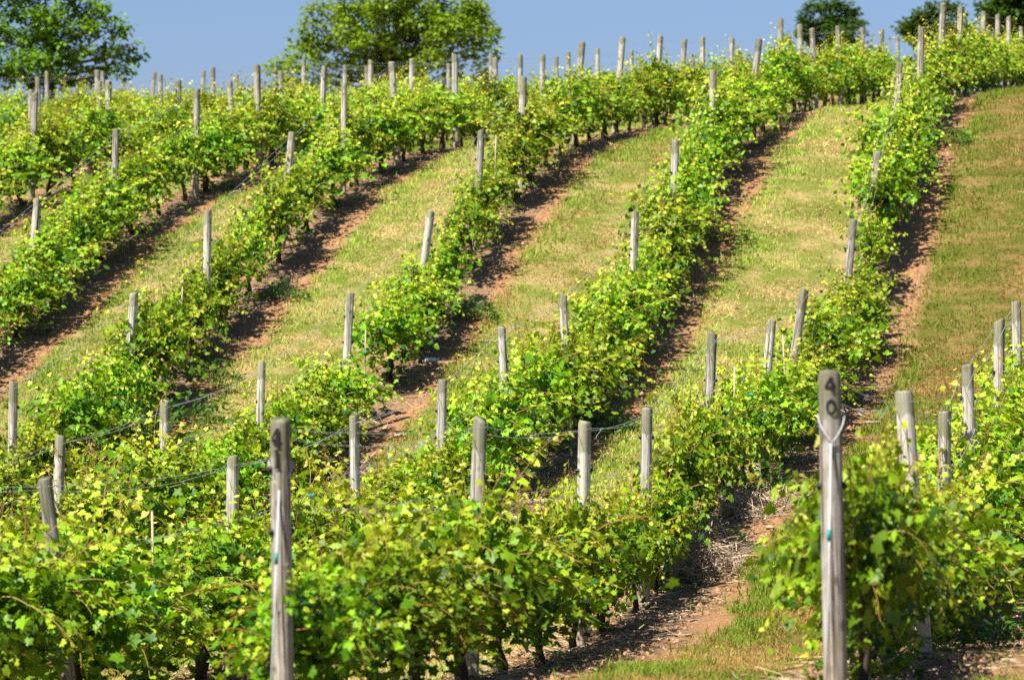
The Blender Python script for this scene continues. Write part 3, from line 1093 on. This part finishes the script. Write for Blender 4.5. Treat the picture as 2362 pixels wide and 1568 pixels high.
# clods and small stones of the reddish soil
X, Y = sample_visible(60000, 22.0, 100.0)
u, cell = module_u(X, Y)
keep = (u > -0.6) & (u < 0.78)
X, Y = X[keep], Y[keep]
n = len(X)
Z = ground_np(X, Y)
s = rg.gamma(2.2, 0.007, n).clip(.005, .032) * (1 + np.maximum(Y - 40, 0) / 120)
tet = np.array([[1, 0, -.3], [-.5, .86, -.3], [-.5, -.86, -.3], [.3, .1, .8], [-.4, -.2, .65]])
v = (tet[None] * rg.uniform(.6, 1.3, (n, 5, 3))) * s[:, None, None]
ra = rg.uniform(0, 6.28, n)
vx = v[..., 0] * np.cos(ra)[:, None] - v[..., 1] * np.sin(ra)[:, None]
vy = v[..., 0] * np.sin(ra)[:, None] + v[..., 1] * np.cos(ra)[:, None]
v = np.stack([vx + X[:, None], vy + Y[:, None], v[..., 2] + Z[:, None] + 0.004], -1).reshape(-1, 3)
ft = np.array([[0, 1, 3], [1, 4, 3], [1, 2, 4], [2, 0, 3], [2, 3, 4]])
lo = (ft[None] + (np.arange(n) * 5)[:, None, None]).reshape(-1)
c = np.array([.32, .175, .09]) * rg.uniform(.5, 1.3, (n, 1)) + rg.uniform(0, .025, (n, 1))
me = mesh_np('soil_clods', v, lo, np.arange(5 * n) * 3, np.full(5 * n, 3), np.repeat(c, 5, 0), [M_TWIG])
tag(link('soil_clods', me), 'reddish clods and small stones on the bare soil strips', 'soil', kind='stuff')

# ------------------------------------------------------------------ weeds at the foot of some vines
def weed_mesh(seed):
    rng = np.random.default_rng(seed)
    k = 300
    th = rng.uniform(0, 6.28, k)
    rad = np.sqrt(rng.random(k)) * 0.42
    z = rng.random(k) ** .8 * 0.34 * (1 - (rad / .46) ** 2) + .02
    pos = np.stack([rad * np.cos(th) * 0.8, rad * np.sin(th) * 1.25, z], 1)
    d = np.stack([np.cos(th), np.sin(th), rng.uniform(-.2, .6, k)], 1) + rng.normal(0, .5, (k, 3))
    nr = np.array([0, 0, 1.0]) + rng.normal(0, .45, (k, 3))
    colr = np.array([.045, .125, .012]) * rng.uniform(.6, 1.7, (k, 1))
    narrow = LEAF2 * np.array([0.55, 1.2])
    arr = leaves_np(pos, d, nr, rng.uniform(.03, .075, k), colr, rng, narrow)
    b = Build()
    r = random.Random(seed)
    for _ in range(16):
        a, q = r.uniform(0, 6.28), r.uniform(.05, .34)
        b.tube([(0, 0, -.02), (math.cos(a) * q * .5, math.sin(a) * q * .6, .12), (math.cos(a) * q, math.sin(a) * q, r.uniform(.1, .28))], [.004, .003, .0015], 4, col=(.13, .2, .04), mat=1, cap=False)
    v, lo, st, tot, c, m = join([arr, b.arrays()])
    return mesh_np('leaves', v, lo, st, tot, c, [M_LEAF, M_STEM], m)


WEEDS = [weed_mesh(s) for s in (3, 4, 5)]
for i, (r, Y, off, sc, lab) in enumerate([
        (44, 54.9, 0.62, 1.9, 'dark green weed bush spreading over the soil, third row left of post 41'),
        (44, 56.4, 0.85, 1.2, 'low dark weed clump behind the big weed bush, third row left of post 41'),
        (43, 61.9, 0.55, 0.9, 'small weed right of the leaning bright post, second row left of post 41'),
        (42, 66.2, 0.50, 1.2, 'round dark weed at the foot of the vines, first row left of post 41'),
        (42, 54.6, 0.45, 0.9, 'weed tuft beside a post foot, first row left of post 41'),
        (41, 44.6, 0.50, 1.0, 'leafy weed beside the straw heap, row behind post 41'),
        (41, 41.5, 0.35, 0.8, 'small leafy weed under the overhanging vine, row behind post 41'),
        (44, 58.4, 0.60, 0.9, 'weed clump at the soil edge, third row left of post 41'),
        (44, 63.0, 0.55, 0.8, 'small weed at the foot of a vine trunk, third row left of post 41'),
        (41, 72.8, 0.60, 1.2, 'dark weed clump high on the slope, row behind post 41'),
        (40, 30.8, 0.55, 1.0, 'green weed in the shade near the right edge, row behind post 40')]):
    x, y = row_xy(r, Y)
    x += off
    root = empty('weed', (x, y, ground(x, y)))
    root.rotation_euler = (0, 0, i * 1.7)
    root.scale = (sc, sc, sc * (1.0 + .1 * (i % 3)))
    tag(root, lab, 'weed', 'weeds under the vines')
    link('leaves', WEEDS[i % 3], None, root)

# ------------------------------------------------------------------ straw heap, branches, stones, stakes, ties, bottle
def heap_mesh(seed, k, rx, ry, hh):
    r = np.random.default_rng(seed)
    th, q = r.uniform(0, 6.28, k), np.sqrt(r.random(k))
    p = np.stack([np.cos(th) * q * rx, np.sin(th) * q * ry, (1 - q ** 2) * hh * r.random(k) + .01], 1)
    a = r.uniform(0, 6.28, k)
    el = r.normal(0, .35, k)
    d = np.stack([np.cos(a) * np.cos(el), np.sin(a) * np.cos(el), np.sin(el)], 1) * r.uniform(.08, .3, (k, 1))
    w = np.stack([-np.sin(a), np.cos(a), r.uniform(.2, .9, k)], 1) * r.uniform(.0018, .004, (k, 1))
    bend = r.normal(0, .03, (k, 3))
    v = np.stack([p - d - w, p - d + w, p + bend + w, p + bend - w, p + d + w * .5, p + d - w * .5], 1).reshape(-1, 3)
    base = (np.arange(k) * 6)[:, None]
    lo = np.concatenate([base + np.array([[0, 1, 2, 3]]), base + np.array([[3, 2, 4, 5]])], 1).reshape(-1)
    c = np.where((r.random(k) < .6)[:, None], [.50, .39, .26], [.30, .22, .15]) * r.uniform(.6, 1.2, (k, 1))
    return mesh_np('straw_heap', v, lo, np.arange(2 * k) * 4, np.full(2 * k, 4), np.repeat(c, 6, 0), [M_TWIG])


for i, (r, Y, off, rx, ry, hh, k, lab) in enumerate([
        (41, 40.9, 0.22, .5, 1.3, .30, 2600, 'pale heap of straw and prunings beside the near vines, row behind post 41'),
        (41, 43.8, 0.5, .45, .9, .13, 1000, 'flat straw heap below the overhanging vine, row behind post 41'),
        (43, 52.5, 0.55, .55, 1.0, .16, 900, 'loose pale straw heap before the thin stake, second row left of post 41'),
        (42, 47.2, 0.5, .4, .8, .12, 600, 'heap of dark prunings behind the near vines, first row left of post 41')]):
    x, y = row_xy(r, Y)
    x += off
    o = link('straw_heap', heap_mesh(50 + i, k, rx, ry, hh))
    o.location = (x, y, ground(x, y))
    o.rotation_euler = Matrix(((1, 0, 0), (0, 1, 0), (0, 0, 1))).to_euler()
    o.rotation_euler = (math.atan(ground(x, y + .5) - ground(x, y - .5)), 0, 0)
    tag(o, lab, 'straw heap', 'heaps of straw and prunings')

for i, (r, Y, off, ln_, rad, ang_, lab) in enumerate([
        (41, 54.4, 0.80, .24, .02, .25, 'short pale branch lying across the bare soil right of post 40'),
        (42, 47.6, 0.75, .9, .035, .35, 'brown piece of trunk lying on the soil behind the near vines'),
        (42, 46.5, 0.85, .7, .025, -.3, 'grey branch lying beside the piece of trunk behind the near vines'),
        (43, 60.6, 0.95, .4, .010, .5, 'thin pale stick lying at the grass edge beside the leaning bright post'),
        (42, 62.8, 0.6, .4, .012, -.6, 'pale stick on the dark soil, first row left of post 41'),
        (41, 36.2, 0.7, .6, .009, .9, 'long brown cane lying on the soil strip near the picture bottom')]):
    x, y = row_xy(r, Y)
    x += off
    rr = random.Random(i)
    b = Build()
    pts = [Vector((s * ln_ / 6, rr.uniform(-.02, .02) * ln_, rr.uniform(-.01, .01))) for s in range(-3, 4)]
    b.tube(pts, [rad * q for q in (.8, 1, .95, .9, .95, .8, .5)], 8, wob=.15, rng=rr)
    b.tube([pts[2], pts[2] + Vector((.06, .05, .03)) * (ln_ / .6), pts[2] + Vector((.1, .12, .03)) * (ln_ / .6)], [rad * .5, rad * .4, rad * .2], 6)
    o = link('fallen_branch', b.mesh('fallen_branch', [M_LOG], True))
    sl_ = ground(x, y + .5) - ground(x, y - .5)
    o.location = (x, y, ground(x, y) + rad + .01)
    o.rotation_euler = (math.atan(sl_), 0, ang_)
    tag(o, lab, 'branch', 'branches lying on the soil')


def stone_mesh(seed):
    r = random.Random(seed)
    b = Build()
    n, rings = 9, [(-.25, .5), (-.1, .92), (.12, 1.0), (.32, .78), (.45, .35)]
    for z, q in rings:
        for k in range(n):
            a = 6.283 * k / n
            f = q * r.uniform(.85, 1.12)
            b.v.append(Vector((math.cos(a) * f, math.sin(a) * f * .75, z + r.uniform(-.05, .05))))
            b.c.append((1, 1, 1))
    for i in range(len(rings) - 1):
        for k in range(n):
            a, c_ = i * n + k, i * n + (k + 1) % n
            b.f.append((a, c_, c_ + n, a + n))
            b.m.append(0)
    b.f.append(tuple((len(rings) - 1) * n + k for k in range(n)))
    b.m.append(0)
    return b.mesh('stone', [M_STONE], True)


for i, (r, Y, off, s, lab) in enumerate([
        (43, 55.0, 0.75, .10, 'flat pale stone on bare soil beside the young vines'),
        (43, 55.6, 0.45, .09, 'small tan stone near the foot of the thin stake'),
        (41, 42.4, 0.75, .06, 'small white stone on the shaded soil edge near the weeds'),
        (41, 62.4, 0.8, .05, 'small tan stone on the soil strip high in the aisle right of the row'),
        (42, 53.6, 0.9, .08, 'orange tinted stone at the soil edge, first row left of post 41')]):
    x, y = row_xy(r, Y)
    x += off
    o = link('stone', stone_mesh(i))
    o.location = (x, y, ground(x, y) + .01)
    o.scale = (s, s, s * .8)
    o.rotation_euler = (0, 0, i * 1.1)
    tag(o, lab, 'stone', 'stones on the soil')

for i, (r, Y, off, h, lean, lab) in enumerate([
        (43, 56.35, 0.02, 1.22, .01, 'thin white stake standing by the young vines, second row left of post 41'),
        (41, 51.9, 0.0, 1.45, -.06, 'tan cane leaning against the vines below two grey posts, row behind post 41'),
        (41, 45.9, 0.0, 1.42, .0, 'thin pale stake among the vines between two posts, row behind post 41'),
        (44, 58.9, 0.0, 1.3, .03, 'thin cane sticking out of the vines, third row left of post 41'),
        (42, 33.1, 0.0, 1.5, -.03, 'reddish cane standing among the near vines, first row left of post 41'),
        (43, 66.6, 0.0, 1.5, .02, 'thin pale stake between two posts up the slope, second row left of post 41')]):
    x, y = row_xy(r, Y)
    x += off
    b = Build()
    b.tube([(0, 0, -.1), (.006, .004, h * .3), (-.004, 0, h * .65), (0, 0, h)], [.011, .0105, .010, .009], 8)
    for z in (.25, .5, .75):
        b.tube([(0, 0, h * z - .008), (0, 0, h * z + .008)], [.0125, .0125], 8)
    o = link('stake', b.mesh('stake', [M_CANE], True))
    o.location = (x, y, ground(x, y))
    o.rotation_euler = (0, lean, 0)
    tag(o, lab, 'stake', 'thin stakes among the vines')

# teal ties clipped to wires and posts
for i, (r, Y, dz, off, s, lab) in enumerate([
        (41, 23.9, 1.40, .10, .6, 'teal tie on the wire right beside post 41'),
        (41, 33.3, 0.93, .07, .9, 'teal tie on the wire over the near vines, row behind post 41'),
        (41, 46.6, 1.05, .10, 1.1, 'teal tie hanging among the vines above the near bend, row behind post 41'),
        (41, 44.1, 0.98, .10, 1.2, 'dark teal tie at the foot of the exposed post part, row behind post 41'),
        (41, 54.0, 1.25, .10, .9, 'teal tie beside the grey post half up the slope, row behind post 41'),
        (41, 65.4, 0.92, .12, 1.3, 'bright teal tie beside the strongly leaning post, row behind post 41'),
        (43, 45.6, 1.05, .10, .8, 'tiny teal tie on the wire, second row left of post 41')]):
    x, y = row_xy(r, Y)
    x += off
    b = Build()
    b.tube([(-.03, 0, -.01), (-.012, .004, .012), (.012, -.004, -.006), (.03, .002, .01)], [.008, .016, .017, .006], 7)
    b.tube([(.0, 0, 0), (.01, 0, -.03), (-.005, 0, -.06)], [.006, .005, .003], 5)
    o = link('plastic_tie', b.mesh('plastic_tie', [M_TEAL], True))
    o.location = (x, y - .04, ground(x, y) + dz)
    o.scale = (s * 1.0,) * 3
    tag(o, lab, 'tie', 'teal ties on the wires')

x, y = row_xy(43, 59.6)
x += 0.30
b = Build()
b.tube([(-.09, 0, 0), (-.085, 0, 0), (.04, 0, 0), (.07, 0, 0), (.085, 0, 0), (.10, 0, 0)], [.02, .032, .032, .028, .013, .013], 12)
root = empty('bottle', (x, y, ground(x, y) + .035))
root.rotation_euler = (math.atan(.22), 0, .5)
tag(root, 'small pale blue plastic bottle lying on the bare soil', 'bottle')
link('body', b.mesh('body', [M_CLEAR], True), None, root)
b = Build()
b.tube([(.10, 0, 0), (.118, 0, 0)], [.016, .016], 12)
link('cap', b.mesh('cap', [plain('white_plastic', (.8, .8, .8), .4)]), None, root)

# ------------------------------------------------------------------ trees beyond the ridge
DIAM = np.array([[0, .35], [0, 0], [.34, .3], [.30, .65], [0, 1.0], [-.30, .65], [-.34, .3]])
DTRI = np.array([[0, 1 + k, 1 + (k + 1) % 6] for k in range(6)])


def make_tree(name, px, py, dist, lobes, trunk_px, col, leaf, lab, seed, per=40, spread=1.0, front=False):
    """lobes: (x, y, radius) of the crown's clumps in metres right of / above the crown's centre, with depth drawn at random."""
    rng = np.random.default_rng(seed)
    rr = random.Random(seed)
    cx, cz = (px - 1180.5) / 9800 * dist, CAM_Z + (784 - py) / 9800 * dist
    gz = ground(cx, dist)
    root = empty(name, (cx, dist, gz))
    tag(root, lab, 'tree', 'trees beyond the ridge')
    H = cz - gz
    b = Build()
    fork = Vector((0, 0, H * 0.42))
    b.tube([(0, 0, -.2), (.05, 0, H * .2), fork, (0.1, 0.05, H * .8), (0, 0, H * 1.1)], [.24, .19, .16, .10, .04], 9, wob=.08, rng=rr)
    P, D, Nn, S, C = [], [], [], [], []
    for (lx, lz, lr) in lobes:
        ly = rr.uniform(-1.2, 0.7) * spread
        if front and lr * 9800 / dist < 34 and abs(lx) < 1.9:
            ly -= 1.2
        ctr = Vector((lx, ly, H + lz))
        st = Vector((0.03, 0, H * rr.uniform(.45, .85)))
        if st.z > ctr.z - .2:
            st.z = max(H * .35, ctr.z - rr.uniform(.3, .9))
        m1 = st.lerp(ctr, .45) + Vector((rr.uniform(-.15, .15), rr.uniform(-.15, .15), -.12))
        b.tube([st, m1, ctr], [.055, .035, .012], 6, wob=.1, rng=rr)
        nc = int(per * lr * lr / 0.25)
        for _ in range(nc):
            v = Vector((rr.gauss(0, 1), rr.gauss(0, 1), rr.gauss(0, 1))).normalized() * lr * rr.uniform(.25, 1.12) ** .7
            v.z *= .85
            c = ctr + v
            b.tube([ctr + v * .2, c], [.008, .003], 3, cap=False)
            tone_ = rr.uniform(.75, 1.25)
            for _ in range(rr.randint(9, 15)):
                o = Vector((rr.gauss(0, 1), rr.gauss(0, 1), rr.gauss(0, .6))) * 0.095
                P.append(c + o)
                D.append(o + Vector((0, 0, -.03)))
                Nn.append(Vector((rr.gauss(-.1, .45), rr.gauss(0, .45), 1)))
                S.append(leaf * rr.uniform(.7, 1.25))
                C.append(np.array(col) * tone_ * rr.uniform(.8, 1.2))
    arr = leaves_np(np.array(P), np.array(D), np.array(Nn), np.array(S), np.array(C), rng, DIAM, DTRI)
    v, lo, st, tot, c, m = arr
    link('crown', mesh_np('crown', v, lo, st, tot, c, [M_TREELEAF], m), None, root)
    link('trunk', b.mesh('trunk', [M_TREEBARK], True), None, root)
    return root


def px_lobes(lst, px, py, dist):
    k = dist / 9800
    return [((x - px) * k, (py - y) * k, r * k) for x, y, r in lst]


def blob_lobes(seed, px, py, rx, ry, n, r0, r1, extra=()):
    rr = random.Random(seed)
    out = list(extra)
    while len(out) < n + len(extra):
        a, q = rr.uniform(0, 6.283), math.sqrt(rr.random())
        out.append((px + math.cos(a) * q * rx, py + math.sin(a) * q * ry, rr.uniform(r0, r1)))
    return out


TA = px_lobes([(20, 20, 42), (70, 0, 46), (120, 40, 44), (160, 5, 40), (205, 20, 36), (30, 90, 44), (85, 80, 40), (140, 95, 46), (195, 70, 40), (240, 20, 22),
               (270, 60, 30), (250, 110, 34), (290, 120, 28), (310, 130, 14), (230, 150, 34), (280, 165, 24), (60, 150, 46), (120, 150, 44), (180, 140, 42),
               (20, 180, 44), (90, 195, 40), (150, 190, 36), (200, 185, 28), (-40, 60, 60), (-40, 150, 60), (60, -60, 60), (150, -70, 60), (230, -60, 40), (270, 45, 14),
               (318, 105, 10), (225, 65, 26), (0, -80, 70), (120, -140, 70)], 110, 60, 125)
make_tree('broadleaf_tree', 110, 60, 125, TA, 110, (0.13, 0.235, 0.014), .15, 'open branching green tree cut by the left picture edge behind the ridge', 1, per=24, spread=1.4)
TB = px_lobes(blob_lobes(5, 905, 60, 205, 110, 46, 24, 38, [
    (645, 165, 30), (668, 145, 34), (700, 118, 34), (680, 185, 34), (730, 185, 34), (790, 190, 34), (960, 190, 32), (1040, 185, 34), (1110, 165, 30), (720, 80, 26), (705, 60, 12), (735, 30, 26), (728, 15, 14), (690, 165, 24), (740, 150, 34), (790, 160, 36), (850, 165, 34),
    (920, 160, 32), (985, 165, 30), (1050, 150, 32), (1100, 130, 28), (1140, 100, 22), (1120, 65, 30), (1098, 30, 26), (1075, 10, 30), (1060, 85, 36), (780, 60, 44), (840, 10, 48),
    (920, -10, 55), (1000, 5, 48), (760, 105, 36), (1142, 130, 12), (870, -80, 70), (980, -80, 70), (925, -150, 70), (820, 40, 32), (870, 60, 33), (920, 50, 32), (960, 80, 33), (1000, 50, 32), (840, 110, 33), (900, 110, 32), (950, 130, 33), (1010, 110, 32), (880, 20, 32), (930, 15, 33), (1030, 80, 33), (800, 90, 32)]), 905, 40, 138)
make_tree('broadleaf_tree', 905, 40, 138, TB, 905, (0.20, 0.35, 0.018), .15, 'wide bright green dome shaped tree behind the ridge left of the picture middle', 2, per=17, spread=1.5, front=True)
TC = px_lobes(blob_lobes(8, 1912, 55, 58, 38, 9, 20, 28, [
    (1846, 62, 10), (1855, 40, 14), (1868, 22, 14), (1890, 16, 14), (1912, 14, 18), (1940, 18, 16), (1965, 30, 16), (1972, 60, 14), (1998, 72, 8), (1850, 80, 12), (1815, 92, 10), (1880, 90, 22), (1930, 92, 22), (1960, 85, 16)]), 1912, 55, 165)
make_tree('broadleaf_tree', 1912, 55, 165, TC, 1912, (0.06, 0.125, 0.022), .16, 'small round dark tree whose whole crown shows above the ridge', 3, per=52, spread=1.0)
TD = px_lobes(blob_lobes(9, 2150, 70, 55, 34, 9, 20, 28, [(2078, 74, 12), (2100, 60, 14), (2115, 40, 16), (2145, 20, 16), (2180, 14, 18), (2205, 22, 18), (2095, 85, 14), (2120, 92, 16), (2215, 60, 22)]), 2150, 70, 150)
make_tree('broadleaf_tree', 2150, 70, 150, TD, 2150, (0.055, 0.115, 0.012), .15, 'low dark tree behind the highest posts, second tree from the right edge', 4, per=52, spread=1.0)
TE = px_lobes(blob_lobes(10, 2330, 40, 65, 40, 10, 24, 32, [(2256, 22, 14), (2270, 45, 16), (2290, 10, 22), (2320, 0, 28), (2360, 5, 30), (2262, 68, 12), (2340, -40, 40), (2400, 20, 50), (2400, -20, 50)]), 2330, 40, 146)
make_tree('broadleaf_tree', 2330, 40, 146, TE, 2330, (0.055, 0.115, 0.012), .15, 'dark tree cut by the upper right corner of the picture', 5, per=48, spread=1.0)
